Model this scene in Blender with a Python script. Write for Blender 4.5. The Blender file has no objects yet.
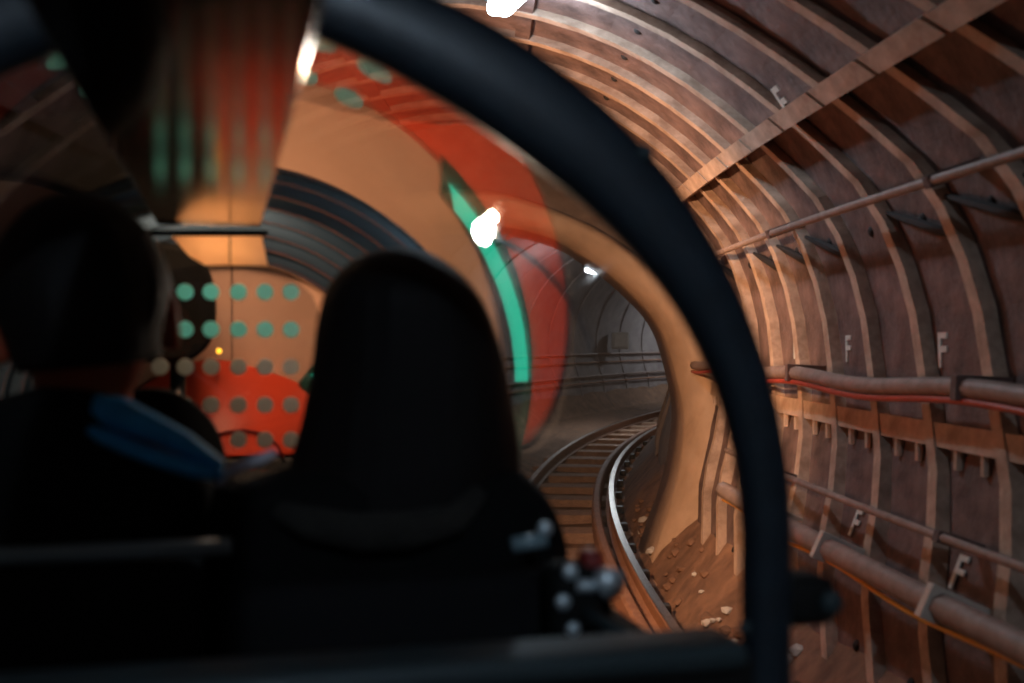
import bpy, bmesh, math, random
from mathutils import Vector, Matrix, noise
random.seed(7)
sc = bpy.context.scene
COL = sc.collection
PI = math.pi

# ------------------------------------------------------------------ camera
EYE = 1.05
F = 1150.0
cam = bpy.data.cameras.new('camera')
cam.sensor_width = 36.0
cam.lens = F / 1024 * 36
cam.clip_start = 0.02
cam.dof.use_dof = True
cam.dof.focus_distance = 7.0
cam.dof.aperture_fstop = 3.2
co = bpy.data.objects.new('camera', cam)
co.location = (0, 0, EYE)
co.rotation_euler = (PI / 2, 0, 0)
COL.objects.link(co)
sc.camera = co

# ------------------------------------------------------------------ world / view
w = bpy.data.worlds.new('tunnel_dark')
w.use_nodes = True
w.node_tree.nodes['Background'].inputs[0].default_value = (0.0, 0.0, 0.0, 1)
sc.world = w
sc.view_settings.view_transform = 'Standard'
sc.view_settings.look = 'None'
sc.view_settings.exposure = 0.0
sc.view_settings.gamma = 1.0
sc.view_settings.use_curve_mapping = False

def lamp(name, kind, loc, energy, color, size=0.1, rot=None, size_y=None, parent=None, spot=None, blend=.5):
    l = bpy.data.lights.new(name, kind)
    l.energy = energy
    l.color = color
    if kind == 'AREA':
        l.size = size
        if size_y:
            l.shape = 'RECTANGLE'; l.size_y = size_y
    else:
        l.shadow_soft_size = size
    if kind == 'SPOT':
        l.spot_size = spot; l.spot_blend = blend
    o = bpy.data.objects.new(name, l)
    o.location = loc
    if rot: o.rotation_euler = rot
    if parent: o.parent = parent
    COL.objects.link(o)
    return o

# ------------------------------------------------------------------ frames
# the tunnel bends to the right round a centre CX,CY ; the train stands at a small angle to the camera
CX, CY, RC = 33.58, 5.3, 33.92
ZT = 1.0                     # height of the tunnel axis above the rail head
TH = math.atan((512 - 228) / F)
CT, ST = math.cos(TH), math.sin(TH)

def skew(z):                 # the rings lean forward at the crown (z above eye)
    P = [(-1.2, -.6), (-.34, -.17), (-.12, -.03), (.1, .03), (.3, .1), (.45, .2), (.58, .36), (.75, .56), (.9, .71), (1.4, 1.15)]
    if z <= P[0][0]: return P[0][1]
    for (a, b), (c, d) in zip(P, P[1:]):
        if z <= c: return b + (d - b) * (z - a) / (c - a)
    return P[-1][1]

def tun(s, lat, z):          # along the track, to the right of the tunnel axis, above the tunnel axis -> world
    a = s / RC
    r = RC - lat
    return Vector((CX - r * math.cos(a), CY + r * math.sin(a), ZT + z))

def tunp(s, phi, r, lean=True):
    z = r * math.sin(math.radians(phi))
    lat = r * math.cos(math.radians(phi))
    if phi < -25 or phi > 205:                      # low down the walls run straight to the floor
        lat = math.copysign(r * math.cos(math.radians(25)) - .10 * (-z - .42 * r), lat)
    return tun(s + (skew(z + ZT - EYE) if lean else 0), lat, z)

def trn(u, v, z):            # train frame (right, forward, above the eye) -> world
    return Vector((u * CT - v * ST, u * ST + v * CT, z + EYE))

def px(x, y, v):             # picture point at train distance v -> train frame
    dx, dy, dz = (x - 512) / F, 1.0, (341.5 - y) / F
    tu, tv = dx * CT + dy * ST, -dx * ST + dy * CT
    return Vector((tu * v / tv, v, dz * v / tv))

# ------------------------------------------------------------------ materials
def mat(name, col, rough=.6, metal=0, var=.0, scale=20, bump=0, col2=None, emit=None, spec=.5, detail=6, stretch=None):
    m = bpy.data.materials.new(name)
    m.use_nodes = True
    nt = m.node_tree
    b = nt.nodes['Principled BSDF']
    b.inputs['Base Color'].default_value = (*col, 1)
    b.inputs['Roughness'].default_value = rough
    b.inputs['Metallic'].default_value = metal
    b.inputs['Specular IOR Level'].default_value = spec
    if emit:
        b.inputs['Emission Color'].default_value = (*emit[0], 1)
        b.inputs['Emission Strength'].default_value = emit[1]
    if var or bump or col2:
        tc = nt.nodes.new('ShaderNodeTexCoord')
        n = nt.nodes.new('ShaderNodeTexNoise')
        n.inputs['Scale'].default_value = scale
        n.inputs['Detail'].default_value = detail
        n.inputs['Roughness'].default_value = .65
        src = tc.outputs['Object']
        if stretch:
            mp = nt.nodes.new('ShaderNodeMapping')
            mp.inputs['Scale'].default_value = stretch
            nt.links.new(src, mp.inputs[0]); src = mp.outputs[0]
        nt.links.new(src, n.inputs['Vector'])
        if var or col2:
            r = nt.nodes.new('ShaderNodeValToRGB')
            c2 = col2 or tuple(min(1, c * (1 + var)) for c in col)
            c1 = col if col2 else tuple(c * (1 - var) for c in col)
            r.color_ramp.elements[0].position = .35
            r.color_ramp.elements[1].position = .68
            r.color_ramp.elements[0].color = (*c1, 1)
            r.color_ramp.elements[1].color = (*c2, 1)
            nt.links.new(n.outputs['Fac'], r.inputs[0])
            nt.links.new(r.outputs[0], b.inputs['Base Color'])
        if bump:
            bp = nt.nodes.new('ShaderNodeBump')
            bp.inputs['Strength'].default_value = bump
            bp.inputs['Distance'].default_value = .02
            nt.links.new(n.outputs['Fac'], bp.inputs['Height'])
            nt.links.new(bp.outputs[0], b.inputs['Normal'])
    return m

def glass(name, tint, f0=.05, power=5.0, gain=.95, rough=.02):
    # clear sheet: see-through straight on, mirror-like at a grazing angle
    m = bpy.data.materials.new(name)
    m.use_nodes = True
    nt = m.node_tree
    for n in list(nt.nodes): nt.nodes.remove(n)
    out = nt.nodes.new('ShaderNodeOutputMaterial')
    mix = nt.nodes.new('ShaderNodeMixShader')
    tr = nt.nodes.new('ShaderNodeBsdfTransparent'); tr.inputs[0].default_value = (*tint, 1)
    gl = nt.nodes.new('ShaderNodeBsdfGlossy'); gl.inputs['Roughness'].default_value = rough
    lw = nt.nodes.new('ShaderNodeLayerWeight'); lw.inputs[0].default_value = .5
    pw = nt.nodes.new('ShaderNodeMath'); pw.operation = 'POWER'; pw.inputs[1].default_value = power
    mu = nt.nodes.new('ShaderNodeMath'); mu.operation = 'MULTIPLY_ADD'
    mu.inputs[1].default_value = gain; mu.inputs[2].default_value = f0; mu.use_clamp = True
    L = nt.links.new
    L(lw.outputs['Facing'], pw.inputs[0]); L(pw.outputs[0], mu.inputs[0]); L(mu.outputs[0], mix.inputs[0])
    L(tr.outputs[0], mix.inputs[1]); L(gl.outputs[0], mix.inputs[2]); L(mix.outputs[0], out.inputs[0])
    return m

M = dict(
    iron=mat('rusty_cast_iron', (.066, .042, .038), .7, 0, bump=.9, scale=7, detail=9, col2=(.22, .142, .125)),
    rib=mat('worn_iron_flange', (.30, .205, .15), .6, 0, scale=9, bump=.4, col2=(.60, .45, .35)),
    hole=mat('dark_plug_and_shade', (.012, .01, .01), .8),
    smooth=mat('smooth_concrete', (.46, .31, .2), .7, scale=6, bump=.2, col2=(.62, .43, .29)),
    infill=mat('brown_concrete', (.2, .14, .11), .85, scale=8, bump=.4, col2=(.32, .23, .18)),
    far=mat('grey_lining', (.20, .17, .17), .8, scale=5, bump=.3, col2=(.32, .28, .27)),
    ground=mat('rusty_ground', (.13, .07, .045), .9, scale=7, bump=.5, col2=(.30, .165, .10), detail=10),
    sleeper=mat('brown_sleeper', (.33, .20, .135), .85, scale=18, bump=.5, col2=(.48, .30, .2)),
    rail=mat('polished_rail', (.55, .5, .47), .28, 1.0, scale=30, var=.15),
    rust=mat('rail_rust', (.28, .13, .075), .7, scale=22, col2=(.42, .21, .12)),
    grease=mat('dark_grease', (.03, .025, .022), .5),
    cable=mat('grey_cable', (.30, .22, .19), .55, scale=25, var=.2),
    redcable=mat('red_cable', (.45, .06, .035), .4, scale=25, var=.15),
    yellow=mat('yellow_cable', (.75, .33, .03), .4),
    clip=mat('pale_clip', (.6, .56, .5), .5),
    paint=mat('white_paint', (.62, .64, .6), .6, scale=60, var=.2),
    black=mat('black_frame', (.010, .020, .030), .42, scale=40, var=.2),
    blackm=mat('matt_black', (.008, .008, .008), .8, spec=.2),
    rubber=mat('glossy_black_rubber', (.022, .042, .068), .16, spec=.55),
    sill=mat('blue_grey_trim', (.022, .040, .046), .6),
    jet=mat('jet_black_padding', (.0018, .002, .002), .9, spec=.03),
    trim=mat('pale_blue_trim', (.22, .32, .36), .4),
    ceil=mat('polished_ceiling', (.30, .24, .21), .13, 1.0, scale=5, var=.06, stretch=(30, 1, 1)),
    beige=mat('cream_panel', (.50, .31, .205), .55, scale=12, var=.06),
    red=mat('red_paint', (.72, .075, .03), .4, scale=10, var=.06),
    green=mat('reflection_strip_green', (.025, .085, .07), .35),
    darkred=mat('dark_red', (.25, .02, .015), .5),
    dot=mat('pale_teal_dot', (.40, .62, .56), .5),
    chrome=mat('bright_steel', (.75, .85, .9), .45, .6),
    teal=mat('teal_light', (.02, .4, .3), .4, emit=((.0, .42, .27), 1.3)),
    lampw=mat('cool_lamp', (.9, .95, 1), .4, emit=((.72, .88, 1.0), 30.0)),
    lampf=mat('cool_lamp_small', (.9, .95, 1), .4, emit=((.85, .93, 1.0), 14.0)),
    lampg=mat('white_bulb', (.9, .95, 1), .4, emit=((1.0, .95, .85), 90.0)),
    amber=mat('amber_lamp', (.9, .5, .05), .4, emit=((1.0, .45, .03), 4.0)),
    warm=mat('warm_lamp', (1, .8, .5), .4, emit=((1.0, .55, .25), 8.0)),
    skin=mat('skin', (.42, .10, .05), .6, spec=.15),
    hair=mat('black_hair', (.006, .005, .005), .65, spec=.2, scale=60, bump=.4, stretch=(1, 1, .05)),
    coat=mat('black_coat', (.006, .006, .006), .95, spec=.1, scale=40, bump=.3),
    fur=mat('dark_fur', (.035, .031, .025), .95, scale=70, bump=1.0, col2=(.02, .018, .015)),
    blue=mat('blue_fabric', (.03, .42, .95), .7, scale=40, var=.15),
    grey=mat('grey_fabric', (.6, .56, .62), .7),
    seat=mat('black_seat', (.006, .006, .007), .85, spec=.15),
    darkgrey=mat('charcoal_padding', (.02, .024, .024), .6),
    canopy=glass('clear_canopy', (.985, .99, .985), f0=.03, power=6.0, gain=2.6),
    screen=glass('clear_screen', (.78, .78, .79), f0=.03, power=5.0, gain=.9),
)

def translucent(m, col, k):
    nt = m.node_tree
    b = nt.nodes['Principled BSDF']; out = nt.nodes['Material Output']
    t = nt.nodes.new('ShaderNodeBsdfTranslucent'); t.inputs[0].default_value = (*col, 1)
    mx = nt.nodes.new('ShaderNodeMixShader'); mx.inputs[0].default_value = k
    nt.links.new(b.outputs[0], mx.inputs[1]); nt.links.new(t.outputs[0], mx.inputs[2]); nt.links.new(mx.outputs[0], out.inputs[0])
M['header'] = mat('cream_acrylic', (.66, .46, .31), .5); translucent(M['header'], (.9, .7, .5), .7)
translucent(M['dot'], (.30, .80, .85), .7)
M['dotgrey'] = mat('grey_dot', (.45, .42, .38), .5); translucent(M['dotgrey'], (.5, .6, .58), .5)
_b = M['skin'].node_tree.nodes['Principled BSDF']
_b.inputs['Subsurface Weight'].default_value = .7
_b.inputs['Subsurface Radius'].default_value = (1.0, .15, .06)
_b.inputs['Subsurface Scale'].default_value = .02
# ------------------------------------------------------------------ mesh helpers
def link(name, me, material, parent=None):
    o = bpy.data.objects.new(name, me)
    COL.objects.link(o)
    if material is not None and not me.materials: me.materials.append(material)
    if parent: o.parent = parent
    return o

def tomesh(name, bm, smooth=False):
    bmesh.ops.recalc_face_normals(bm, faces=bm.faces)
    me = bpy.data.meshes.new(name)
    bm.to_mesh(me); bm.free()
    if smooth:
        for p in me.polygons: p.use_smooth = True
    return me

def part(name, bm, material, parent, smooth=False, label=None):
    """bm is in the coordinates of the thing's frame, parent['base'] is subtracted"""
    b = Vector(parent['base']) if parent and 'base' in parent else Vector((0, 0, 0))
    bmesh.ops.translate(bm, vec=-b, verts=bm.verts)
    o = link(name, tomesh(name, bm, smooth), M[material], parent)
    if label: o['label'] = label
    return o

def sub(name, bm, material, parentpart, smooth=False, label=None):
    root = parentpart.parent
    b = Vector(root['base'])
    bmesh.ops.translate(bm, vec=-b, verts=bm.verts)
    o = link(name, tomesh(name, bm, smooth), M[material], parentpart)
    if label: o['label'] = label
    return o

def thing(name, base, label=None, cat=None, group=None, kind=None, frame='train'):
    e = bpy.data.objects.new(name, None)
    e.empty_display_size = .05
    COL.objects.link(e)
    if frame == 'train':
        e.location = trn(*base); e.rotation_euler = (0, 0, TH)
    else:
        e.location = base
    e['base'] = list(base)
    if label: e['label'] = label
    if cat: e['category'] = cat
    if group: e['group'] = group
    if kind: e['kind'] = kind
    return e

def box(bm, c, d, bev=0, rot=None):
    r = bmesh.ops.create_cube(bm, size=1)
    vs = r['verts']
    bmesh.ops.scale(bm, vec=d, verts=vs)
    if bev:
        es = list({e for v in vs for e in v.link_edges})
        g = bmesh.ops.bevel(bm, geom=es, offset=bev, segments=2, affect='EDGES', profile=.5)
        vs = list({v for f in g['faces'] for v in f.verts} | {v for v in vs if v.is_valid})
    if rot: bmesh.ops.rotate(bm, cent=(0, 0, 0), matrix=rot, verts=vs)
    bmesh.ops.translate(bm, vec=c, verts=vs)
    return bm

def tube(bm, pts, r, n=8, caps=True):
    pts = [Vector(p) for p in pts]
    rings = []
    for i, p in enumerate(pts):
        t = (pts[min(i + 1, len(pts) - 1)] - pts[max(i - 1, 0)]).normalized()
        up = Vector((0, 0, 1)) if abs(t.z) < .9 else Vector((1, 0, 0))
        a = t.cross(up).normalized(); b = a.cross(t)
        rr = r[i] if isinstance(r, (list, tuple)) else r
        rings.append([bm.verts.new(p + rr * (a * math.cos(2 * PI * k / n) + b * math.sin(2 * PI * k / n))) for k in range(n)])
    for A, B in zip(rings, rings[1:]):
        for k in range(n):
            bm.faces.new((A[k], A[(k + 1) % n], B[(k + 1) % n], B[k]))
    if caps:
        bm.faces.new(rings[0]); bm.faces.new(rings[-1])
    return bm

def sweep(bm, secs, closed=True, caps=True):
    """secs: list of rings of points"""
    R = [[bm.verts.new(p) for p in s] for s in secs]
    n = len(R[0])
    for A, B in zip(R, R[1:]):
        for k in range(n if closed else n - 1):
            bm.faces.new((A[k], A[(k + 1) % n], B[(k + 1) % n], B[k]))
    if caps and closed:
        bm.faces.new(R[0]); bm.faces.new(R[-1])
    return bm

def dome(bm, c, r, axis=Vector((0, -1, 0)), h=.6):
    axis = Vector(axis).normalized()
    q = Vector((0, 0, 1)).rotation_difference(axis)
    prev = None
    for j in range(4):
        a = j / 3 * PI / 2
        rr, hh = r * math.cos(a), r * h * math.sin(a)
        if j == 3:
            top = bm.verts.new(Vector(c) + q @ Vector((0, 0, hh)))
            for k in range(10): bm.faces.new((prev[k], prev[(k + 1) % 10], top))
        else:
            ring = [bm.verts.new(Vector(c) + q @ Vector((rr * math.cos(2 * PI * k / 10), rr * math.sin(2 * PI * k / 10), hh))) for k in range(10)]
            if prev:
                for k in range(10): bm.faces.new((prev[k], prev[(k + 1) % 10], ring[(k + 1) % 10], ring[k]))
            else:
                bm.faces.new(ring[::-1])
            prev = ring
    return bm

NB = bmesh.new

# ================================================================== THE TUNNEL
STEP = .385
RIN, ROUT = 1.365, 1.415
PORTAL = .80
walls = {}
for nm in ('wall_right', 'ceiling', 'wall_left'):
    e = bpy.data.objects.new(nm, None); COL.objects.link(e)
    e.location = (CX, CY, 0); e['kind'] = 'structure'; e['base'] = [CX, CY, 0]
    walls[nm] = e
SEG = [(-68, -8, 'wall_right'), (-8, 33, 'wall_right'), (33, 74, 'ceiling'), (74, 106, 'ceiling'), (106, 147, 'ceiling'), (147, 188, 'wall_left'), (188, 248, 'wall_left')]

def local(p): return p - Vector((CX, CY, 0))

def slab(s0, s1, p0, p1, r0, r1, n=6):
    bm = NB()
    secs = []
    for k in range(n + 1):
        ph = p0 + (p1 - p0) * k / n
        secs.append([local(tunp(s0, ph, r0)), local(tunp(s1, ph, r0)), local(tunp(s1, ph, r1)), local(tunp(s0, ph, r1))])
    return sweep(bm, secs)

panel_me, flange_me, rib_me, plug_me = [], [], {}, []
for (a, b, nm) in SEG:
    panel_me.append(tomesh('lining_panel', slab(.02, STEP - .02, a, b, ROUT - .012, ROUT + .03)))
    flange_me.append(tomesh('panel_flange', slab(.012, STEP - .012, b - 1.3, b + 1.3, RIN + .004 - (.05 if b == 33 else 0), ROUT + .02, 2)))
    bm = NB()
    c = tunp(STEP * .5, (a + b) / 2 + 3, ROUT - .03)
    q = (tunp(STEP * .5, (a + b) / 2 + 3, ROUT) - tunp(STEP * .5, (a + b) / 2 + 3, 0, True)).normalized()
    cc = local(tunp(STEP * .5, (a + b) / 2 + 3, ROUT - .005))
    dome(bm, cc, .020, axis=-q, h=.9)
    plug_me.append(tomesh('grout_plug', bm))
for nm, (a, b) in {'wall_right': (-68, 33), 'ceiling': (33, 147), 'wall_left': (147, 248)}.items():
    rib_me[nm] = tomesh('ring_rib', slab(-.027, .027, a, b, RIN, ROUT + .02, 18))
bolt_me = []
for ds in (.3, .68):
    c0 = local(tunp(STEP * ds, -9, RIN + .02))
    bolt_me.append(tomesh('flange_bolt', tube(NB(), [c0, c0 - Vector((0, 0, .055))], .013, 7)))
hs = NB(); tube(hs, [local(tunp(STEP * t, 17.6 - 5 * (1 - t), 1.385)) for t in (.1, .3, .5, .7, .92)], [.008, .014, .013, .012, .006], 7)  # dark dashes modelled in place of the cable bracket shadows
dash_me = tomesh('shadow_dash', hs)
nr = int((PORTAL + 6.6) / STEP)
for i in range(nr):
    s0 = PORTAL - STEP * (i + 1)
    rot = (0, 0, -s0 / RC)
    for nm, me in rib_me.items():
        o = link('ring_rib', me, M['rib'], walls[nm]); o.rotation_euler = rot
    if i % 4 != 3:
        o = link('shadow_dash', dash_me, M['hole'], walls['wall_right']); o.rotation_euler = rot
    for k, (a, b, nm) in enumerate(SEG):
        o = link('lining_panel', panel_me[k], M['iron'], walls[nm]); o.rotation_euler = rot
        p = link('grout_plug', plug_me[k], M['hole'], o)
        if k == 0:
            for bme in bolt_me: link('flange_bolt', bme, M['rib'], o)
        if k < len(SEG) - 1:
            o = link('panel_flange', flange_me[k], M['rib'] if b in (33, -8) else M['iron'], walls[nm]); o.rotation_euler = rot

# far part of the tunnel beyond the portal, smooth grey lining
bm = NB()
secs = []
for j in range(46):
    t = j / 45
    ring = []
    for k in range(33):
        ph = -56 + 292 * k / 32
        z = 1.42 * math.sin(math.radians(ph))
        s_st = PORTAL + .05 + skew(z + ZT - EYE)
        ring.append(tunp(s_st + (27 - s_st) * t, ph, 1.42, False))
    secs.append(ring)
o = link('wall_far', tomesh('wall_far', sweep(bm, secs, closed=False, caps=False), True), M['far'])
md = o.modifiers.new('thick', 'SOLIDIFY'); md.thickness = .06; md.offset = 1
o['kind'] = 'structure'
farwall = o
# far ring joints
for j in range(14):
    bm = NB()
    s0 = 3.6 + j * 1.1
    secs = []
    for k in range(25):
        ph = -50 + 280 * k / 24
        secs.append([tunp(s0 - .03, ph, 1.40, False), tunp(s0 + .03, ph, 1.40, False), tunp(s0 + .03, ph, 1.44, False), tunp(s0 - .03, ph, 1.44, False)])
    link('lining_joint', tomesh('lining_joint', sweep(bm, secs)), M['far'], farwall)
# end of the bend, closes the tube
bm = NB()
secs = [[tun(26.5, -1.5, -1.5), tun(26.5, 1.5, -1.5), tun(26.5, 1.5, 1.5), tun(26.5, -1.5, 1.5)], [tun(26.6, -1.5, -1.5), tun(26.6, 1.5, -1.5), tun(26.6, 1.5, 1.5), tun(26.6, -1.5, 1.5)]]
link('wall_end', tomesh('wall_end', sweep(bm, secs)), M['far'])['kind'] = 'structure'
bm = NB()
secs = [[tun(-6.6, -1.5, -1.5), tun(-6.6, 1.5, -1.5), tun(-6.6, 1.5, 1.6), tun(-6.6, -1.5, 1.6)], [tun(-6.7, -1.5, -1.5), tun(-6.7, 1.5, -1.5), tun(-6.7, 1.5, 1.6), tun(-6.7, -1.5, 1.6)]]
link('wall_back', tomesh('wall_back', sweep(bm, secs)), M['iron'])['kind'] = 'structure'

# portal collar: smooth concrete lip inside a brown headwall
PIN = [(.985, -1.2), (1.04, -1.05), (1.18, -.7), (1.24, -.4), (1.23, -.21), (1.17, .05), (1.09, .20), (.98, .32), (.85, .44), (.70, .55), (.54, .65), (.28, .725), (0, .75)]
POUT = [(1.30, -1.2), (1.34, -1.05), (1.40, -.7), (1.42, -.4), (1.41, -.2), (1.34, .03), (1.27, .19), (1.15, .37), (.99, .53), (.79, .69), (.51, .83), (.26, .92), (0, .95)]
def arch(P): return P + [(-x, z) for x, z in P[-2::-1]]
def crspline(P, m=3):
    out = []
    for i in range(len(P) - 1):
        p0, p1, p2, p3 = P[max(i - 1, 0)], P[i], P[i + 1], P[min(i + 2, len(P) - 1)]
        for k in range(m):
            t = k / m
            out.append(tuple(.5 * (2 * b + (c - a) * t + (2 * a - 5 * b + 4 * c - d) * t * t + (3 * b - a - 3 * c + d) * t ** 3) for a, b, c, d in zip(p0, p1, p2, p3)))
    out.append(P[-1])
    return out
pin, pout = crspline(arch(PIN)), crspline(arch(POUT))
port = thing('trim_1', (0, 0, 0), frame='world', kind='structure')
def sw(s, p): return tun(s + skew(p[1] + ZT - EYE), p[0], p[1])
bm = NB()
sweep(bm, [[sw(PORTAL + .20, a), sw(PORTAL + .26, a), sw(PORTAL + .9, a), sw(PORTAL + .9, b), sw(PORTAL - .02, b), sw(PORTAL - .06, ((a[0] * .3 + b[0] * .7), (a[1] * .3 + b[1] * .7)))] for a, b in zip(pin, pout)])
part('portal_lip', bm, 'smooth', port, True)
bm = NB()
secs = []
for a, b in zip(pin, pout):
    l = math.hypot(*b); g = max(1.0, 1.46 / l)
    o2 = (b[0] * g, b[1] * g)
    secs.append([sw(PORTAL + .03, b), sw(PORTAL + .12, b), sw(PORTAL + .12, o2), sw(PORTAL + .03, o2)])
part('portal_headwall', sweep(bm, secs), 'infill', port)

def ground_h(p, lat):
    t = min(1, max(0, (lat - (.615 + .34)) / .1)) if lat > .6 else min(1, max(0, ((.615 - .5) - lat) / .1))
    h = -.15 + .05 * t + (.02 + .02 * t) * noise.noise(p * 1.7) + .012 * (1 + t) * noise.noise(p * 6)
    return h + max(0, abs(lat) - 1.0) * 1.1
# floor: rough rusty ground between and beside the rails
bm = NB()
secs = []
for j in range(190):
    s = -6.5 + 33 * (j / 189) ** 1.25
    row = []
    for k in range(49):
        lat = -1.3 + 2.6 * k / 48
        p = tun(s, lat, 0)
        h = ground_h(p, lat)
        row.append(Vector((p.x, p.y, h)))
    secs.append(row)
fm = tomesh('floor', sweep(bm, secs, False, False), True)
if fm.polygons[0].normal.z < 0: fm.flip_normals()
o = link('floor', fm, M['ground'])
md = o.modifiers.new('thick', 'SOLIDIFY'); md.thickness = .1; md.offset = -1
o['kind'] = 'structure'
# loose stones beside the rail
for i in range(70):
    s = random.uniform(-2.5, 2.2); lat = random.uniform(1.04, 1.2)
    bm = NB()
    bmesh.ops.create_icosphere(bm, subdivisions=1, radius=random.uniform(.016, .045))
    for v in bm.verts: v.co = v.co * random.uniform(.7, 1.2); v.co.z *= .6
    p = tun(s, lat, 0)
    st = link('loose_stone', tomesh('loose_stone', bm), M['ground'] if i % 4 else M['clip'])
    st.location = (p.x, p.y, ground_h(p, lat) + .004)
    st['label'] = 'small loose stone lying on the ground between rail and tunnel wall'
    st['category'] = 'stone'; st['group'] = 'loose stones beside the track'

# ------------------------------------------------------------------ the track that bends away to the right
TL = RC - (CX - .275)      # lateral of track centre from the tunnel axis
TC = .615
track = thing('railway_track', tuple(tun(0, TC, -ZT)), 'narrow railway track of two polished rails curving right through the tunnel', 'track', frame='world')
def rail_profile(lat, s, wf=.038, hh=.1, head=.022):
    pts = [(-wf, -hh), (wf, -hh), (wf, -hh + .012), (.009, -hh + .022), (.009, -.032), (head, -.024), (head, -.006), (head * .75, 0), (-head * .75, 0), (-head, -.006), (-head, -.024), (-.009, -.032), (-.009, -hh + .022), (-wf, -hh + .012)]
    return [tun(s, lat + x, z - ZT) for x, z in pts]
S = [-4.5 + .3 * i for i in range(96)]
for sgn in (-1, 1):
    lat = TC + sgn * .305
    bm = NB()
    sweep(bm, [rail_profile(lat, s) for s in S])
    r = part('rail', bm, 'rust', track, label='rusty rail with bright polished head')
    bm = NB()
    sweep(bm, [[tun(s, lat + x, z - ZT) for x, z in ((-.0205, -.008), (.0205, -.008), (.017, .0025), (-.017, .0025))] for s in S])
    sub('rail_head', bm, 'rail', r)
bm = NB()
sweep(bm, [[tun(s, TC + .305 + x, z - ZT) for x, z in ((-.135, -.1), (-.070, -.1), (-.078, -.022), (-.088, -.012), (-.118, -.012), (-.130, -.022))] for s in S[:50]])
part('check_rail', bm, 'rust', track, label='rusty guard rail inside the bright rail')
for i in range(32):
    s = -4.2 + i * .74
    bm = NB()
    box(bm, (0, 0, 0), (1.0, .25, .10), .008)
    bmesh.ops.rotate(bm, cent=(0, 0, 0), matrix=Matrix.Rotation(-s / RC + random.uniform(-.01, .01), 3, 'Z'), verts=bm.verts)
    bmesh.ops.translate(bm, vec=tun(s, TC, -ZT - .145), verts=bm.verts)
    part('sleeper', bm, 'sleeper', track)
    if i < 20:
        for lat in (TC + .305 + .055, TC - .305 - .055):
            bm = NB()
            box(bm, (0, 0, 0), (.05, .07, .05), .006, Matrix.Rotation(-s / RC, 3, 'Z'))
            bmesh.ops.translate(bm, vec=tun(s, lat, -ZT - .075), verts=bm.verts)
            part('rail_clip', bm, 'grease', track)

# ------------------------------------------------------------------ cables and pipes on the wall
def cable(name, phi, r, rad, material, label, cat, s0=-5.8, s1=PORTAL, sag=0, group=None, brackets=True, period=1.36, brmat='iron', lean=False):
    base = tunp(0, phi, r, False)
    e = thing(name, tuple(base), label, cat, group, frame='world')
    n = int((s1 - s0) / .085)
    pts = []
    for i in range(n + 1):
        s = s0 + (s1 - s0) * i / n
        p = tunp(s, phi, r, False)
        p.z -= sag * math.sin(PI * ((s / period) % 1.0)) ** 2
        pts.append(p)
    part('cable' if rad < .025 else 'pipe', tube(NB(), pts, rad, 8), material, e, True)
    if brackets:
        s = math.ceil(s0 / period) * period
        while s < s1:
            bm = NB()
            a, b = tunp(s, phi, r - rad * 1.25, False), tunp(s, phi, ROUT, False)
            d = (b - a)
            m = Matrix.Rotation(-s / RC, 3, 'Z')
            q = Vector((1, 0, 0)).rotation_difference(m.inverted() @ d.normalized()).to_matrix()
            box(bm, (0, 0, 0), (d.length, .03, rad * 2.5), .003)
            bmesh.ops.rotate(bm, cent=(0, 0, 0), matrix=m @ q, verts=bm.verts)
            bmesh.ops.translate(bm, vec=(a + b) / 2, verts=bm.verts)
            part('bracket', bm, brmat, e)
            s += period
    return e
cable('wall_cable', 19.3, 1.285, .0125, 'cable', 'thin grey cable running along upper tunnel wall', 'cable')
cable('wall_cable', -2.6, 1.295, .024, 'cable', 'thick brown cable sagging between brackets at mid wall height', 'cable', sag=.018)
cable('wall_cable', -4.0, 1.285, .0085, 'redcable', 'thin red cable slung under the thick brown cable', 'cable', sag=.02, brackets=False)
cable('wall_cable', -18.2, 1.30, .0115, 'cable', 'thin pale cable low on the tunnel wall above the big pipe', 'cable', s1=PORTAL - 1.3)
cable('wall_pipe', -24.6, 1.275, .032, 'cable', 'wide brown pipe with pale clips low along tunnel wall', 'pipe', brmat='clip', period=.72, s1=PORTAL - 1.62)
cable('wall_cable', -26.1, 1.272, .006, 'yellow', 'thin yellow cable tucked under the wide brown pipe', 'cable', brackets=False, sag=.016, period=1.1, s1=PORTAL - 1.65)
# cables on the far left wall in the bend
for k, (ph, rr) in enumerate(((187, .02), (193, .014), (203, .02), (208, .014))):
    e = cable('far_cable', ph, 1.37, rr, 'rust' if k % 2 else 'cable', ['upper thick', 'second thin', 'third thick', 'lowest thin'][k] + ' cable on the far wall inside the bend', 'cable', s0=3.4, s1=24, brackets=False, group='cables on the far wall')
bm = NB()
p = tunp(15.2, 177, 1.20, False)
jb = thing('junction_box', tuple(p), 'small pale grey box on the far tunnel wall', 'junction box', frame='world')
part('box_body', box(NB(), p, (.30, .2, .30), .03), 'clip', jb)
part('box_lid', box(NB(), p + Vector((0, -.12, 0)), (.24, .05, .24), .02), 'clip', jb)

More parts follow.
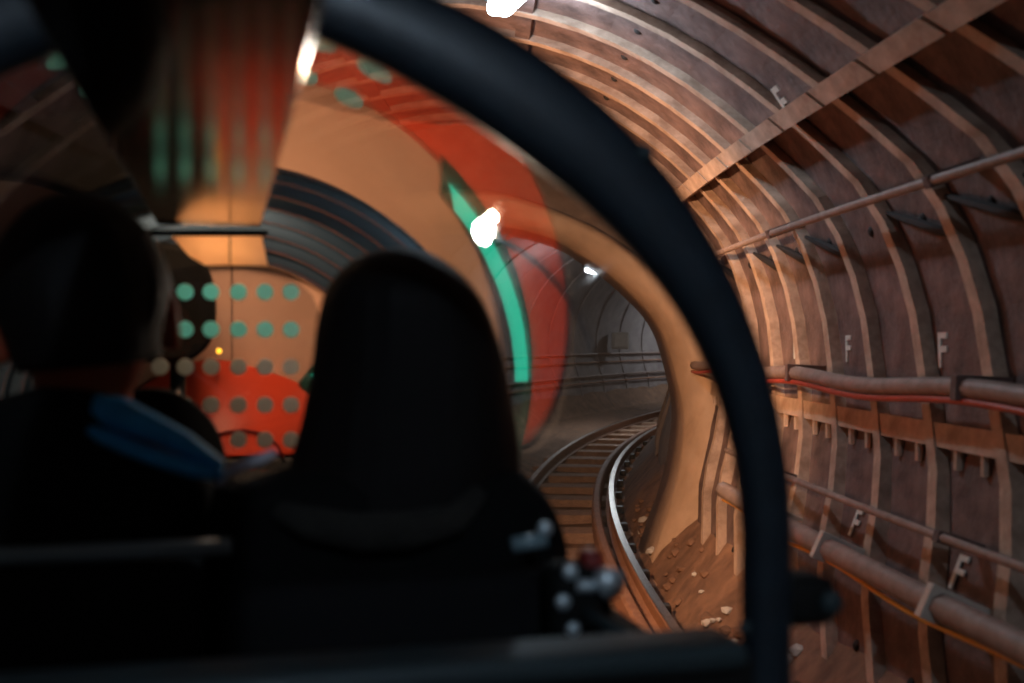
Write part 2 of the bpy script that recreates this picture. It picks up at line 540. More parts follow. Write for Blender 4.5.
# painted marks on the lining
def mark(txt, s, phi, size, r=ROUT - .016, roll=0):
    cu = bpy.data.curves.new('painted_letter', 'FONT')
    cu.body = txt; cu.size = size; cu.extrude = .002; cu.offset = size * .02
    cu.align_x = 'CENTER'; cu.align_y = 'CENTER'
    tmp = bpy.data.objects.new('tmp', cu); COL.objects.link(tmp)
    bpy.context.view_layer.update()
    me = bpy.data.meshes.new_from_object(tmp.evaluated_get(bpy.context.evaluated_depsgraph_get()))
    bpy.data.objects.remove(tmp)
    c = tunp(s, phi, r, False)
    inward = (tunp(s, phi, 0, False) - c).normalized()
    right = -(tunp(s + .1, phi, r, False) - c).normalized()
    up = inward.cross(right).normalized()
    m = Matrix((right, up, inward)).transposed()
    for v in me.vertices: v.co = m @ (Matrix.Rotation(roll, 3, 'Z') @ v.co) + local(c)
    o = link('painted_letter', me, M['paint'], walls['wall_right' if phi < 33 else 'ceiling'])
    o['label'] = 'white painted letter on lining panel'
for a in (('FF', -1.02, .9, .12), ('F', -1.62, .9, .12), ('F', -2.36, .9, .13), ('F', -1.95, -20.7, .12), ('F', -2.66, -21.2, .12), ('F', -1.3, -21, .11), ('L', -1.08, 30, .12), ('F', -1.92, 34.6, .15, 1.34)):
    mark(*a)

# ------------------------------------------------------------------ tunnel lamps
def batten(p, along, L, W, material, label, energy, color, lab_mount='bracket'):
    e = thing('tunnel_lamp', tuple(p), label, 'lamp', 'tunnel lamps', frame='world')
    al = Vector(along).normalized()
    q = Vector((0, 1, 0)).rotation_difference(al).to_matrix()
    part('housing', _tb(p + Vector((0, 0, .05)), (W * 1.25, L * 1.05, .05), q), 'darkgrey', e)
    part('diffuser', _tb(p, (W, L, .06), q, .02), material, e)
    l = lamp('lamp_light', 'POINT', (0, 0, -.09), energy, color, .03, parent=e)
    part('stem', tube(NB(), [p + Vector((0, 0, .07)), p + Vector((0, 0, .11))], .012, 8), 'darkgrey', e)
    return e
def _tb(c, d, q, bev=.01):
    bm = NB(); box(bm, (0, 0, 0), d, bev, q)
    bmesh.ops.translate(bm, vec=c, verts=bm.verts); return bm
pA = Vector((0.0, 4.0, EYE + 1.205))
batten(pA, (-.3, 1, 0), .36, .09, 'lampw', 'bright cool white tunnel lamp at the top of the picture', 19, (.66, .84, 1.0))
pB = Vector((83 / F * 14.6, 14.6, EYE + 71 / F * 14.6))
batten(pB, (.3, 1, 0), .35, .2, 'lampf', 'small white lamp in the far bend of the tunnel', 90, (.85, .93, 1.0))
pE = tunp(17.5, 92, 1.22, False)  # unseen lamp added to brighten the far bend
batten(pE, (.5, 1, 0), .35, .2, 'lampf', 'unseen white lamp added deep round the bend of the tunnel', 90, (.85, .93, 1.0))
pD = tunp(-7.0 + .6, 84, 1.2, False)
batten(pD, (-.3, 1, 0), .36, .09, 'lampf', 'cool white tunnel lamp overhead behind the viewer', 28, (.6, .8, 1.0))
# ================================================================== THE TRAIN
ZA, RA, RB = -.17, .438, .479     # axis of the round canopy, inner and outer radius
def hoop_pts(r, n=40, drop=-.62):
    P = [(r, drop), (r, -.4), (r, -.28)]
    P += [(r * math.cos(PI * k / n), ZA + r * math.sin(PI * k / n)) for k in range(n + 1)]
    P += [(-r, -.28), (-r, -.4), (-r, drop)]
    return P
def hoop(bm, v0, v1, r0, r1, drop=-.62, bev=.008, haunch=0):
    A, B = hoop_pts(r0, drop=drop), hoop_pts(r1, drop=drop)
    if haunch:
        A = [(x * k, ZA + (z - ZA) * k) if z > ZA else (x, z) for x, z in A
             for k in (1 - haunch / r0 * math.exp(-((math.degrees(math.atan2(z - ZA, abs(x))) - 58) / 30) ** 2),)]
    secs = []
    for a, b in zip(A, B):
        def m(t): return (a[0] + (b[0] - a[0]) * t, a[1] + (b[1] - a[1]) * t)
        e = bev / (r1 - r0); g = m(e); h = m(1 - e)
        secs.append([Vector((a[0], v0 + bev, a[1])), Vector((g[0], v0, g[1])), Vector((h[0], v0, h[1])), Vector((b[0], v0 + bev, b[1])),
                     Vector((b[0], v1 - bev, b[1])), Vector((h[0], v1, h[1])), Vector((g[0], v1, g[1])), Vector((a[0], v1 - bev, a[1]))])
    return sweep(bm, secs)

car = thing('train_carriage', (0, 1.3, -1.0), 'black-framed miniature train carriage with round clear canopy', 'train carriage')
V1 = .91
arch_o = part('canopy_arch', hoop(NB(), V1, V1 + .032, RA, RB, -.95, haunch=.036), 'black', car, True, 'thick black arch of the canopy')
def bolt(parent, x, y, v, r, material='chrome', axis=(0, -1, 0)):
    return sub('bolt', dome(NB(), px(x, y, v), r, axis), material, parent, True)
bolt(arch_o, 645, 153, V1 + .002, .008, 'sill')
bolt(arch_o, 745, 628, V1 - .002, .007, 'sill')
# partition below the sill
zs = px(360, 668, V1).z
bm = NB(); box(bm, (0, V1 + .03, (zs - 1.0) / 2), (RA * 2 + .02, .05, 1.0 + zs - .02), .006)
pt = part('partition', bm, 'blackm', car)
bm = NB(); box(bm, (0, V1 + .028, zs - .012), (RA * 2 - .01, .07, .024), .008)
sub('sill', bm, 'sill', pt, True, 'dull blue-grey sill on top of the partition')
# hinge block outside the arch
hb = px(815, 605, V1)
bm = NB(); box(bm, hb + Vector((.0, .03, 0)), (.055, .05, .045), .012)
hg = part('hinge_block', bm, 'blackm', car, True)
bolt(hg, 831, 603, V1 + .003, .012, 'sill')
# canopy sheet
A0, A1 = hoop_pts(.449, drop=-.33), hoop_pts(.453, drop=-.33)
A0, A1 = hoop_pts(.449, 96, -.33), hoop_pts(.453, 96, -.33)
bm = NB()
for P, Q in ((A0, A0), (A1, A1)):                     # inner and outer face, then the two rims
    sweep(bm, [[Vector((a[0], V1 + .03, a[1])), Vector((a[0], 1.905, a[1]))] for a in P], False, False)
for v in (V1 + .03, 1.905):
    sweep(bm, [[Vector((a[0], v, a[1])), Vector((b[0], v, b[1]))] for a, b in zip(A0, A1)], False, False)
part('canopy_sheet', bm, 'canopy', car, True, 'clear curved canopy sheet')
# body side below the canopy sheet
for sg in (-1, 1):
    bm = NB(); box(bm, (sg * .452, 1.42, -.66), (.035, 1.0, .66), .008)
    part('body_side', bm, 'blackm', car)
# ceiling strip
zc = .187
uL, uR = -.587 * zc, .275 * zc
bm = NB(); box(bm, ((uL + uR) / 2, 1.10, zc + .008), (uR - uL, 1.64, .016), .002)
part('ceiling_strip', bm, 'ceil', car, False, 'polished ceiling strip mirroring the heads and screen')
for v in (.45, 1.2, 1.88):
    bm = NB(); tube(bm, [(-.02, v, zc + .01), (-.02, v, ZA + RB - .005 if v > .9 else zc + .03)], .008, 8)
    part('ceiling_hanger', bm, 'black', car)
# seat backs
zb = px(120, 550, 1.14).z
bm = NB(); box(bm, (-.225, 1.16, zb - .36), (.41, .07, .70), .02)
sb = part('seat_back', bm, 'seat', car, True)
bm = NB(); tube(bm, [px(-60, 559.5, 1.13), px(232, 546.5, 1.13)], .0085, 8)
sub('seat_trim', bm, 'trim', sb, True)
bm = NB(); box(bm, (.19, 1.16, zb - .375), (.40, .07, .67), .02)
sb2 = part('seat_back', bm, 'seat', car, True)
bm = NB(); tube(bm, [px(512, 545, 1.12), px(546, 540, 1.12)], .008, 8)
sub('seat_trim', bm, 'trim', sb2, True)
bolt(sb2, 545, 529, 1.125, .0085, 'chrome')
# seat cushions and floor
for u in (-.21, .21):
    bm = NB(); box(bm, (u, 1.42, -.62), (.40, .46, .10), .03)
    part('seat_cushion', bm, 'seat', car, True)
bm = NB(); box(bm, (0, 1.35, -1.0), (.9, .95, .04), .005)
part('floor_pan', bm, 'blackm', car)
# latch bracket with bright bolts by the door edge
lb = px(581, 612, 1.06)
bm = NB(); box(bm, lb + Vector((0, .03, 0)), (.052, .05, .085), .01)
lt = part('latch_bracket', bm, 'blackm', car, True)
sub('latch_cover', box(NB(), px(592, 568, 1.08) + Vector((0, .005, 0)), (.022, .03, .035), .007), 'darkred', lt, True)
for (x, y, r, mtl) in ((570, 572, .0085, 'sill'), (563, 602, .0085, 'sill'), (573, 629, .0075, 'sill')):
    bolt(lt, x, y, 1.066, r, 'chrome')
sub('latch_knob', tube(NB(), [px(598, 577, 1.075), px(614, 585, 1.055)], [.011, .016], 10), 'chrome', lt, True)
sub('latch_plate', tube(NB(), [px(577, 586, 1.063), px(594, 586, 1.063)], .0065, 8), 'chrome', lt, True)
sub('latch_rod', tube(NB(), [px(584, 612, 1.065), px(640, 646, .98)], .0075, 8), 'sill', lt, True)
# small bright cabin lamp on the right of the carriage end
cl = Vector((.286, 1.82, .066))
clp = part('cabin_lamp', dome(dome(NB(), cl, .0145, (-.6, .2, -.5), 1.0), cl, .0145, (.6, -.2, .5), 1.0), 'lampg', car, True, 'small bright cabin lamp')
sub('lamp_arm', tube(NB(), [cl + Vector((0, .004, -.01)), cl + Vector((0, .03, -.05)), cl + Vector((0, .06, -.2))], .004, 6), 'black', clp, True)
lamp('cabin_light', 'POINT', cl + Vector((-.016, .0, -.014)) - Vector(car['base']), .95, (1.0, .66, .42), .007, parent=car)
# carriage end: black glossy bellows hoops
part('end_hoop', hoop(NB(), 1.90, 1.965, .440, .478, -.9, .02), 'rubber', car, True, 'glossy black hoop at the carriage end')
# screen with round dots
VS = 2.0
def poly_prism(bm, pts, v0, v1):
    return sweep(bm, [[Vector((x, v, z)) for x, z in pts] for v in (v0, v1)])
SC = [px(x, y, VS) for x, y in ((118, 470), (120, 330), (132, 292), (155, 272), (190, 266), (228, 265), (262, 266), (290, 275), (312, 295), (325, 330), (330, 380), (322, 470))]
bm = NB(); poly_prism(bm, [(p.x, p.z) for p in SC], VS, VS + .004)
scr = part('dotted_screen', bm, 'screen', car, False, 'clear rounded screen with rows of pale dots')
for r_, y in enumerate((292, 329.5, 367, 405, 440)):
    for x in (160, 185, 211, 238.5, 265, 291):
        p = px(x, y, VS - .002)
        bm = NB(); bmesh.ops.create_cone(bm, cap_ends=True, segments=14, radius1=.0142, radius2=.0135, depth=.003, matrix=Matrix.Translation(p) @ Matrix.Rotation(PI / 2, 4, 'X'))
        sub('screen_dot', bm, 'dot' if r_ < 2 else 'dotgrey', scr)
a, b = px(180, 237, VS), px(268, 265, VS)
H = [px(x, y, VS) for x, y in ((172, 236), (262, 236), (268, 265), (205, 265), (188, 255))]
bm = NB(); poly_prism(bm, [(p.x, p.z) for p in H], VS + .002, VS + .02)
hd = part('screen_header', bm, 'header', car, False, 'cream header panel above the dotted screen')
lamp('added_header_backlight', 'AREA', Vector((-.02, VS + .09, .192)) - Vector(car['base']), .22, (1.0, .6, .34), .12, (math.radians(-55), 0, 0), .03, parent=car)  # unseen backlight added behind the header to brighten it
sub('header_seam', box(NB(), Vector((px(230, 250, VS).x, VS + .001, px(230, 250, VS).z)), (.0022, .004, .046)), 'hole', hd)
part('cross_bar', tube(NB(), [px(140, 233, VS - .03), px(268, 233, VS - .03)], .0045, 8), 'jet', car, True)

# ------------------------------------------------------------------ the red vehicle ahead
VR = 2.6
red = thing('front_car', (0, 2.8, -1.0), 'red and cream front car of the train beyond the dotted screen', 'train car')
bm = NB()
RP = [(-.29, -.252), (-.285, -.25), (-.275, -.235), (-.235, -.155), (-.17, -.09), (-.10, -.052), (-.03, -.04), (.03, -.05), (.08, -.066), (.122, -.079), (.16, -.098), (.191, -.135), (.216, -.171), (.233, -.211), (.238, -.235), (.24, -.252)]
RP = crspline(RP, 3)
n = len(RP)
secs = []
for v, sc_ in ((VR + .02, .97), (VR, .985), (VR + .012, 1.0), (VR + .35, 1.0)):
    cx_, cz_ = -.03, -.2
    secs.append([Vector((cx_ + (x - cx_) * sc_, v, cz_ + (z - cz_) * sc_)) for x, z in RP])
bm = NB(); sweep(bm, [secs[1], secs[2], secs[3]])
rb = part('red_cover', bm, 'red', red, True, 'glossy red rounded cover')
bm = NB(); tube(bm, [px(x, y, VR - .005) for x, y in ((212, 438), (225, 432), (245, 430), (265, 434), (278, 445), (283, 458))], .0035, 6)
sub('cover_groove', bm, 'darkred', rb, True)
bm = NB(); box(bm, (-.03, VR + .03, -.57), (.78, .05, .63), .01); part('dark_apron', bm, 'darkgrey', red)
# cream bulkhead
bm = NB()
poly_prism(bm, [(x * .985, z) for x, z in hoop_pts(.45, drop=-.9)], VR + .05, VR + .09)
bk = part('cream_bulkhead', bm, 'beige', red, False, 'cream bulkhead of the front car')
sub('panel_seam', box(NB(), (px(232, 200, VR).x, VR + .048, .0), (.003, .005, .5)), 'hole', bk)
# roof and sides of the front car
bm = NB()
A0, A1 = hoop_pts(.452, drop=-.9), hoop_pts(.47, drop=-.9)
sweep(bm, [[Vector((a[0], 2.60, a[1])), Vector((a[0], 3.7, a[1])), Vector((b[0], 3.7, b[1])), Vector((b[0], 2.60, b[1]))] for a, b in zip(A0, A1)])
part('car_shell', bm, 'red', red, True)
bm = NB(); poly_prism(bm, [(x * .99, z) for x, z in hoop_pts(.46, drop=-.9)], 3.68, 3.72)
fe = part('car_end', bm, 'red', red)
sub('headlamp', dome(NB(), (.3, 3.72, -.3), .05, (0, 1, 0)), 'warm', fe, True)
# black glossy bellows joining the two cars
BV = ((2.025, .432), (2.12, .420), (2.215, .404), (2.31, .386), (2.405, .366), (2.50, .344))
for v, r0 in BV:
    part('bellows_hoop', hoop(NB(), v, v + .075, r0, r0 + .036, -.9, .017), 'rubber', red, True)
bm = NB()
sweep(bm, [[Vector((r[k][0], v, r[k][1])) for v, r in [(2.03, hoop_pts(.462, drop=-.9)), (2.57, hoop_pts(.368, drop=-.9)), (2.57, hoop_pts(.376, drop=-.9)), (2.03, hoop_pts(.470, drop=-.9))]] for k in range(len(hoop_pts(.4)))])
part('bellows_skin', bm, 'rubber', red, False)
# padded headrest
bm = NB()
hp = [px(x, y, 2.3) for x, y in ((118, 362), (118, 262), (140, 246), (172, 243), (196, 254), (211, 274), (216, 305), (213, 335), (202, 352), (180, 362))]
HR = crspline([(p.x, p.z) for p in hp] + [(hp[0].x, hp[0].z)], 3)[:-1]
cx_ = sum(p[0] for p in HR) / len(HR); cz_ = sum(p[1] for p in HR) / len(HR)
sweep(bm, [[Vector((cx_ + (x - cx_) * k, v, cz_ + (z - cz_) * k)) for x, z in HR] for v, k in ((2.29, .86), (2.28, .93), (2.30, 1.0), (2.36, 1.0), (2.38, .95))])
hr = part('headrest', bm, 'jet', red, True, 'dark padded headrest')
sub('headrest_stem', tube(NB(), [Vector((cx_, 2.34, cz_ - .1)), Vector((cx_, 2.34, -.5))], .015, 8), 'black', hr, True)
gc = [(.17, -.077), (.18, -.084), (.205, -.108), (.232, -.150), (.25, -.20), (.262, -.27)]  # hidden green strip added to colour the canopy reflection
bm = NB(); sweep(bm, [[Vector((u - .02, VR + .0, z - .022)), Vector((u + .014, VR + .0, z + .022)), Vector((u + .014, VR + .05, z + .022)), Vector((u - .02, VR + .05, z - .022))] for u, z in crspline(gc, 3)])
part('green_reflection_strip', bm, 'green', red, True, 'dark green strip added for its reflection in the canopy')
# teal light strip and indicator
ts = [(.188, -.066), (.206, -.088), (.222, -.110), (.236, -.140), (.246, -.170), (.252, -.195)]
bm = NB(); sweep(bm, [[Vector((u - .012, VR - .02, z - .008)), Vector((u + .012, VR - .02, z + .008)), Vector((u + .012, VR - .01, z + .008)), Vector((u - .012, VR - .01, z - .008))] for u, z in ts])
part('teal_light_strip', bm, 'teal', red, False, 'glowing teal strip')
part('indicator_lamp', dome(NB(), px(219, 351, 2.5), .006), 'amber', red, True)
# cab ceiling lamp
bm = NB(); box(bm, (-.03, 2.13, .229), (.11, .06, .010), .003)
part('cab_lamp', bm, 'warm', red)
lamp('cab_light', 'AREA', Vector((-.03, 2.13, .221)) - Vector(red['base']), 6.0, (1.0, .55, .31), .11, (math.radians(38), 0, 0), .06, parent=red)
part('added_roof_lamp', tube(dome(NB(), (.34, 3.68, .40), .05, (0, 1, 0), .3), [(.34, 3.60, .40), (.34, 3.68, .40)], .055, 12), 'black', red, True)  # made-up housing, out of view, added to carry the warm spot
part('added_lamp_stand', tube(NB(), [(.34, 3.64, .38), (.30, 3.64, .12)], .02, 8), 'black', red, True)
# unseen warm roof spot and side light added to light tunnel wall and floor
hl = lamp('added_roof_spot', 'SPOT', Vector((.34, 3.74, .40)) - Vector(red['base']), 270, (1.0, .54, .28), .05, parent=red, spot=math.radians(150), blend=.8)
hl.rotation_euler = Vector((.5, 1, -.28)).to_track_quat('-Z', 'Y').to_euler()
lamp('side_fill', 'POINT', Vector((.52, 3.3, -.12)) - Vector(red['base']), 6, (1.0, .5, .26), .05, parent=red)  # added warm fill without a fixture

# ================================================================== PASSENGERS
def skin_mesh(nodes, edges, root, sub_=2):
    """nodes: name -> (vector, radius or (rx, ry)); grows one continuous surface"""
    names = list(nodes)
    me = bpy.data.meshes.new('tmpskin')
    me.from_pydata([nodes[n][0] for n in names], [(names.index(a), names.index(b)) for a, b in edges], [])
    o = bpy.data.objects.new('tmpskin', me); COL.objects.link(o)
    o.modifiers.new('skin', 'SKIN')
    sv = me.skin_vertices[0].data
    for i, n in enumerate(names):
        r = nodes[n][1]
        sv[i].radius = r if isinstance(r, tuple) else (r, r)
        sv[i].use_root = (n == root)
    s = o.modifiers.new('sub', 'SUBSURF'); s.levels = sub_
    bpy.context.view_layer.update()
    out = bpy.data.meshes.new_from_object(o.evaluated_get(bpy.context.evaluated_depsgraph_get()))
    bpy.data.objects.remove(o)
    return out

def head_mesh(bm, c, yaw, tilt, R=(.078, .098, .112)):
    """head with brow, nose, mouth, chin and ears; looks along +v"""
    r = bmesh.ops.create_uvsphere(bm, u_segments=36, v_segments=28, radius=1)
    vs = r['verts']
    for v in vs:
        x, y, z = v.co
        k = 1 - .30 * max(0, -z) ** 1.5 * (1 if y > -.2 else .6)        # jaw narrows
        X, Y, Z = x * R[0] * k, y * R[1] * (1 - .12 * max(0, -z)), z * R[2]
        if y > 0:
            g = lambda px_, pz_, sx, sz: math.exp(-((x - px_) / sx) ** 2 - ((z - pz_) / sz) ** 2)
            Y += .026 * g(0, -.16, .16, .20) + .006 * g(0, .16, .5, .10)    # nose, brow
            Y -= .012 * (g(.36, .02, .17, .11) + g(-.36, .02, .17, .11))     # eye sockets
            Y += .008 * g(0, -.50, .28, .06) + .006 * g(0, -.60, .25, .05)  # lips
            Y += .012 * g(0, -.85, .3, .14)                                 # chin
        v.co = (X, Y, Z)
    ears = []
    for sg in (-1, 1):
        e = bmesh.ops.create_uvsphere(bm, u_segments=12, v_segments=10, radius=1)['verts']
        for v in e:
            v.co = (sg * (.082 + v.co.x * .015 + .006 * abs(v.co.z)), -.012 + v.co.y * .021, -.014 + v.co.z * .036)
        ears += e
    m = Matrix.Translation(c) @ Matrix.Rotation(yaw, 4, 'Z') @ Matrix.Rotation(tilt, 4, 'Y')
    bmesh.ops.transform(bm, matrix=m, verts=vs + ears)
    return m

def person(base, label, headc, yaw, tilt, shoulder_w, sh_z, lean=0., sc_r=1.0):
    t = thing('person', base, label, 'person')
    hx, hv, hz = headc
    px0, pv = base[0], base[1]
    n = {}
    n['pelvis'] = (Vector((px0, pv, -.50)), (.15 * sc_r, .11))
    n['waist'] = (Vector((px0 + .2 * (hx - px0), pv + .01, -.38)), (.135 * sc_r, .10))
    n['chest'] = (Vector((px0 + .5 * (hx - px0), pv + .0, sh_z - .09)), (.15 * sc_r, .105))
    n['neckb'] = (Vector((px0 + .75 * (hx - px0), pv - .0, sh_z + .015)), (.075, .07))
    n['neck'] = (Vector((hx, hv - .01, hz - .10)), .052)
    n['skull'] = (Vector((hx, hv, hz)), .055)
    E_ = [('pelvis', 'waist'), ('waist', 'chest'), ('chest', 'neckb'), ('neckb', 'neck'), ('neck', 'skull')]
    for sg, s in ((-1, 'l'), (1, 'r')):
        sw_ = shoulder_w / 2 * sg
        cx = px0 + .5 * (hx - px0)
        n['sh' + s] = (Vector((cx + sw_ * .86, pv, sh_z - .045)), .062)
        n['el' + s] = (Vector((cx + sw_ * 1.02, pv + .07, sh_z - .29)), .047)
        n['wr' + s] = (Vector((px0 + sg * .085, pv + .27, -.43)), .032)
        n['pa' + s] = (Vector((px0 + sg * .060, pv + .335, -.435)), (.036, .018))
        E_ += [('chest', 'sh' + s), ('sh' + s, 'el' + s), ('el' + s, 'wr' + s), ('wr' + s, 'pa' + s)]
        for k, (dx, L) in enumerate(((-.026, .062), (-.009, .072), (.009, .068), (.025, .054))):
            a = Vector((px0 + sg * .058 + dx, pv + .36, -.432)); b = a + Vector((-.004 * sg, L * .55, -.006)); c = b + Vector((-.003 * sg, L * .35, -.024))
            for q, (p_, r_) in enumerate(((a, .0088), (b, .0082), (c, .0072))):
                n[f'f{s}{k}{q}'] = (p_, r_)
            E_ += [('pa' + s, f'f{s}{k}0'), (f'f{s}{k}0', f'f{s}{k}1'), (f'f{s}{k}1', f'f{s}{k}2')]
        a = Vector((px0 + sg * .030, pv + .315, -.425)); b = a + Vector((-sg * .018, .03, .004)); c = b + Vector((-sg * .006, .025, -.006))
        for q, (p_, r_) in enumerate(((a, .011), (b, .010), (c, .0085))): n[f't{s}{q}'] = (p_, r_)
        E_ += [('pa' + s, f't{s}0'), (f't{s}0', f't{s}1'), (f't{s}1', f't{s}2')]
        n['hi' + s] = (Vector((px0 + sg * .085, pv + .03, -.505)), .078)
        n['kn' + s] = (Vector((px0 + sg * .095, pv + .42, -.485)), .058)
        n['an' + s] = (Vector((px0 + sg * .095, pv + .40, -.90)), .040)
        n['to' + s] = (Vector((px0 + sg * .10, pv + .53, -.945)), .032)
        E_ += [('pelvis', 'hi' + s), ('hi' + s, 'kn' + s), ('kn' + s, 'an' + s), ('an' + s, 'to' + s)]
    body = skin_mesh(n, E_, 'pelvis')
    bm = NB(); bm.from_mesh(body)
    hm = head_mesh(bm, Vector(headc), yaw, tilt)
    me = bpy.data.meshes.new('body'); bm.to_mesh(me); bm.free()
    o = bpy.data.objects.new('tmpbody', me); COL.objects.link(o)
    rm = o.modifiers.new('rm', 'REMESH'); rm.mode = 'VOXEL'; rm.voxel_size = .0075
    sm = o.modifiers.new('sm', 'SMOOTH'); sm.iterations = 3; sm.factor = .5
    bpy.context.view_layer.update()
    me2 = bpy.data.meshes.new_from_object(o.evaluated_get(bpy.context.evaluated_depsgraph_get()))
    bpy.data.objects.remove(o)
    me2.name = 'body'; me2.materials.clear()
    me2.materials.append(M['coat']); me2.materials.append(M['skin'])
    for p in me2.polygons:
        p.use_smooth = True
        c = p.center
        if c.z > sh_z + .045 or (c.y > pv + .285 and -.47 < c.z < -.40 and abs(c.x - px0) < .12): p.material_index = 1
    for v in me2.vertices: v.co -= Vector(base)
    o = bpy.data.objects.new('body', me2); COL.objects.link(o); o.parent = t
    # eyes
    for sg in (-1, 1):
        bm = NB(); bmesh.ops.create_uvsphere(bm, u_segments=10, v_segments=8, radius=.0105)
        bmesh.ops.transform(bm, matrix=hm @ Matrix.Translation((sg * .028, .083, .002)), verts=bm.verts)
        part('eye', bm, 'clip', t, True)
    return t, hm

def grid_shell(fn, nu, nv):
    bm = NB()
    sweep(bm, [[fn(i / nu, j / nv) for i in range(nu)] for j in range(nv + 1)], True, True)
    return bm

# the man on the left
VM = 1.31
hM = px(84, 314, VM)
man, hm = person((hM.x - .015, VM - .01, -.50), 'dark-haired person in black coat with blue stripes, seated on the left', (hM.x, VM, hM.z), .10, -.10, .36, -.155)
man_u = hM.x - .015
def cap_hair(hm, drop, grow, nape, name, parent, face_cut=.25):
    def fn(u, t):
        a = 2 * PI * u
        th_ = t * PI * drop
        x, y, z = math.sin(th_) * math.cos(a), math.sin(th_) * math.sin(a), math.cos(th_)
        front = max(0, y)
        zz = z
        if front > 0: zz = max(z, .30 * min(1, front * 2.2) - .30 * (1 - min(1, front * 2.2)))
        k = 1 + .02 * math.sin(9 * a) * math.sin(th_) + .10 * max(0, z) * math.sin(th_)
        if z < .14: k -= .13 * min(1, (.14 - z) * 3) * max(0, math.cos(a) ** 2)
        return hm @ Vector((x * (.078 + grow) * k, y * (.098 + grow) * k * (.86 if y > 0 else 1.0) - .006, zz * (.112 + grow * 1.1)))
    return part(name, grid_shell(fn, 40, 22), 'hair', parent, True)
cap_hair(hm, .64, .016, 0, 'hair', man)
# blue stripes over his shoulder and a collar
def ribbon(pts, wid, th_, v0):
    bm = NB()
    P = [px(x, y, v) for x, y, v in pts]
    secs = []
    for i, p in enumerate(P):
        d = (P[min(i + 1, len(P) - 1)] - P[max(i - 1, 0)]).normalized()
        up = Vector((0, -1, 0)).cross(d).normalized()
        if up.z < 0: up = -up
        w_ = wid[i] if isinstance(wid, list) else wid
        secs.append([p + up * w_ + Vector((0, th_, 0)), p + up * w_ * .8 - Vector((0, th_ * .3, 0)), p - Vector((0, th_, 0)), p - up * w_ * .8 - Vector((0, th_ * .3, 0)), p - up * w_ + Vector((0, th_, 0))])
    return sweep(bm, secs)
part('blue_stripe', ribbon([(92, 410, 1.215), (118, 414, 1.20), (150, 428, 1.195), (185, 445, 1.195), (220, 468, 1.20)], [.015, .017, .014, .012, .008], .012, 1.2), 'blue', man, True, 'bright blue stripe on the shoulder')
part('blue_stripe', ribbon([(88, 430, 1.205), (125, 447, 1.19), (160, 460, 1.185), (195, 471, 1.185), (222, 474, 1.20)], [.008, .009, .009, .009, .008], .012, 1.2), 'blue', man, True, 'bright blue stripe on the shoulder')
# his coat's shoulder slab
def blob(name, pts, v, dep, material, parent, label=None):
    P = crspline([(px(x, y, v).x, px(x, y, v).z) for x, y in pts] + [(px(*pts[0], v).x, px(*pts[0], v).z)], 4)[:-1]
    a = sum(p[0] for p in P) / len(P); b = sum(p[1] for p in P) / len(P)
    bm = NB()
    sweep(bm, [[Vector((a + (x - a) * k, v + d * dep, b + (z - b) * k)) for x, z in P] for d, k in ((-.5, .55), (-.44, .78), (-.28, .93), (0, 1.0), (.28, .93), (.44, .78), (.5, .55))])
    return part(name, bm, material, parent, True, label)
blob('coat_shoulders', [(-140, 640), (-120, 480), (-40, 415), (20, 392), (60, 384), (104, 390), (132, 420), (186, 455), (213, 480), (215, 560), (212, 640)], 1.27, .15, 'coat', man, 'black coat over the shoulders')
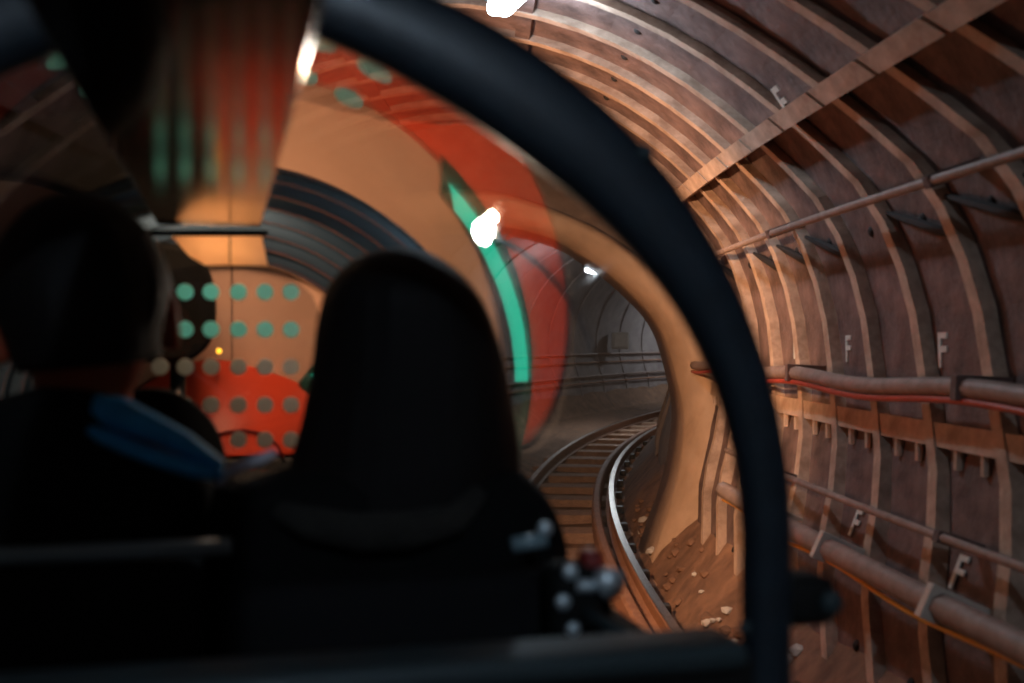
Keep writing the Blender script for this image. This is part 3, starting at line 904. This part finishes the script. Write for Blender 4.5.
# the woman on the right
VW = 1.33
hW = px(408, 345, VW)
wom, hw = person((hW.x - .0, VW - .01, -.50), 'person with long dark hair and fur-trimmed hood, seated on the right', (hW.x, VW, hW.z), -.12, .03, .34, -.21, .92)
LEFT = [(248, 395), (254, 368), (268, 345), (288, 328), (320, 317), (360, 311), (410, 302), (450, 292), (490, 285), (525, 290)]
RIGHT = [(248, 402), (252, 428), (264, 450), (284, 470), (315, 488), (355, 500), (400, 508), (445, 514), (490, 512), (525, 500)]
LEFT, RIGHT = crspline(LEFT, 3), crspline(RIGHT, 3)
secs = []
for (y, a), (_, b) in zip(LEFT, RIGHT):
    A, B = px(a, y, VW), px(b, y, VW)
    c, r = (A + B) / 2, (B.x - A.x) / 2
    f_ = min(1.0, r / .09)
    ring = []
    for k in range(36):
        an = 2 * PI * k / 36
        yy = math.sin(an)
        rad = 1 + .015 * math.sin(7 * an + y * .02)
        dv = (-.125 if yy < 0 else -.02 if y > 300 else .10) * f_
        ring.append(Vector((c.x + r * math.cos(an) * rad, VW - .005 + abs(yy) * dv, c.z)))
    secs.append(ring)
bm = NB(); sweep(bm, secs)
part('hair', bm, 'hair', wom, True, 'long dark hair falling to the shoulders')
blob('coat_shoulders', [(217, 640), (217, 520), (230, 492), (270, 472), (330, 462), (410, 458), (480, 460), (515, 468), (545, 495), (562, 530), (566, 580), (560, 640)], 1.29, .16, 'coat', wom, 'black coat over the shoulders')
bm = NB()
tube(bm, [px(x, y, v) for x, y, v in ((278, 512, 1.22), (310, 524, 1.20), (360, 532, 1.19), (410, 530, 1.19), (455, 520, 1.20), (478, 492, 1.22))], [.012, .018, .02, .02, .017, .012], 10)
part('fur_trim', bm, 'fur', wom, True, 'dark fur trim of the hood')
# pale strap
strap = part('shoulder_strap', tube(NB(), [px(x, y, 1.25) for x, y in ((217, 486), (228, 472), (245, 464), (262, 459), (276, 452))], [.005, .0065, .0065, .006, .005], 8), 'grey', wom, True, 'pale grey strap')
# rounded dark seat in front of the man
st = thing('seat', (px(178, 420, 1.55).x, 1.62, -.9), 'dark rounded seat back in front of the person on the left', 'seat')
bm = NB()
SP = crspline([(px(x, y, 1.6).x, px(x, y, 1.6).z) for x, y in ((92, 545), (91, 430), (108, 402), (140, 390), (175, 394), (205, 415), (222, 445), (226, 480), (224, 545))], 4)
sweep(bm, [[Vector((x, v, z)) for x, z in SP] for v in (1.585, 1.66)])
part('backrest', bm, 'seat', st, True)
xp = man_u
part('post', box(NB(), (xp, 1.63, -.63), (.04, .04, .72), .008), 'black', st)
part('foot_plate', box(NB(), (xp, 1.63, -.972), (.06, .09, .012), .003), 'black', st)

for o in list(bpy.data.objects):
    if 'base' in o: del o['base']
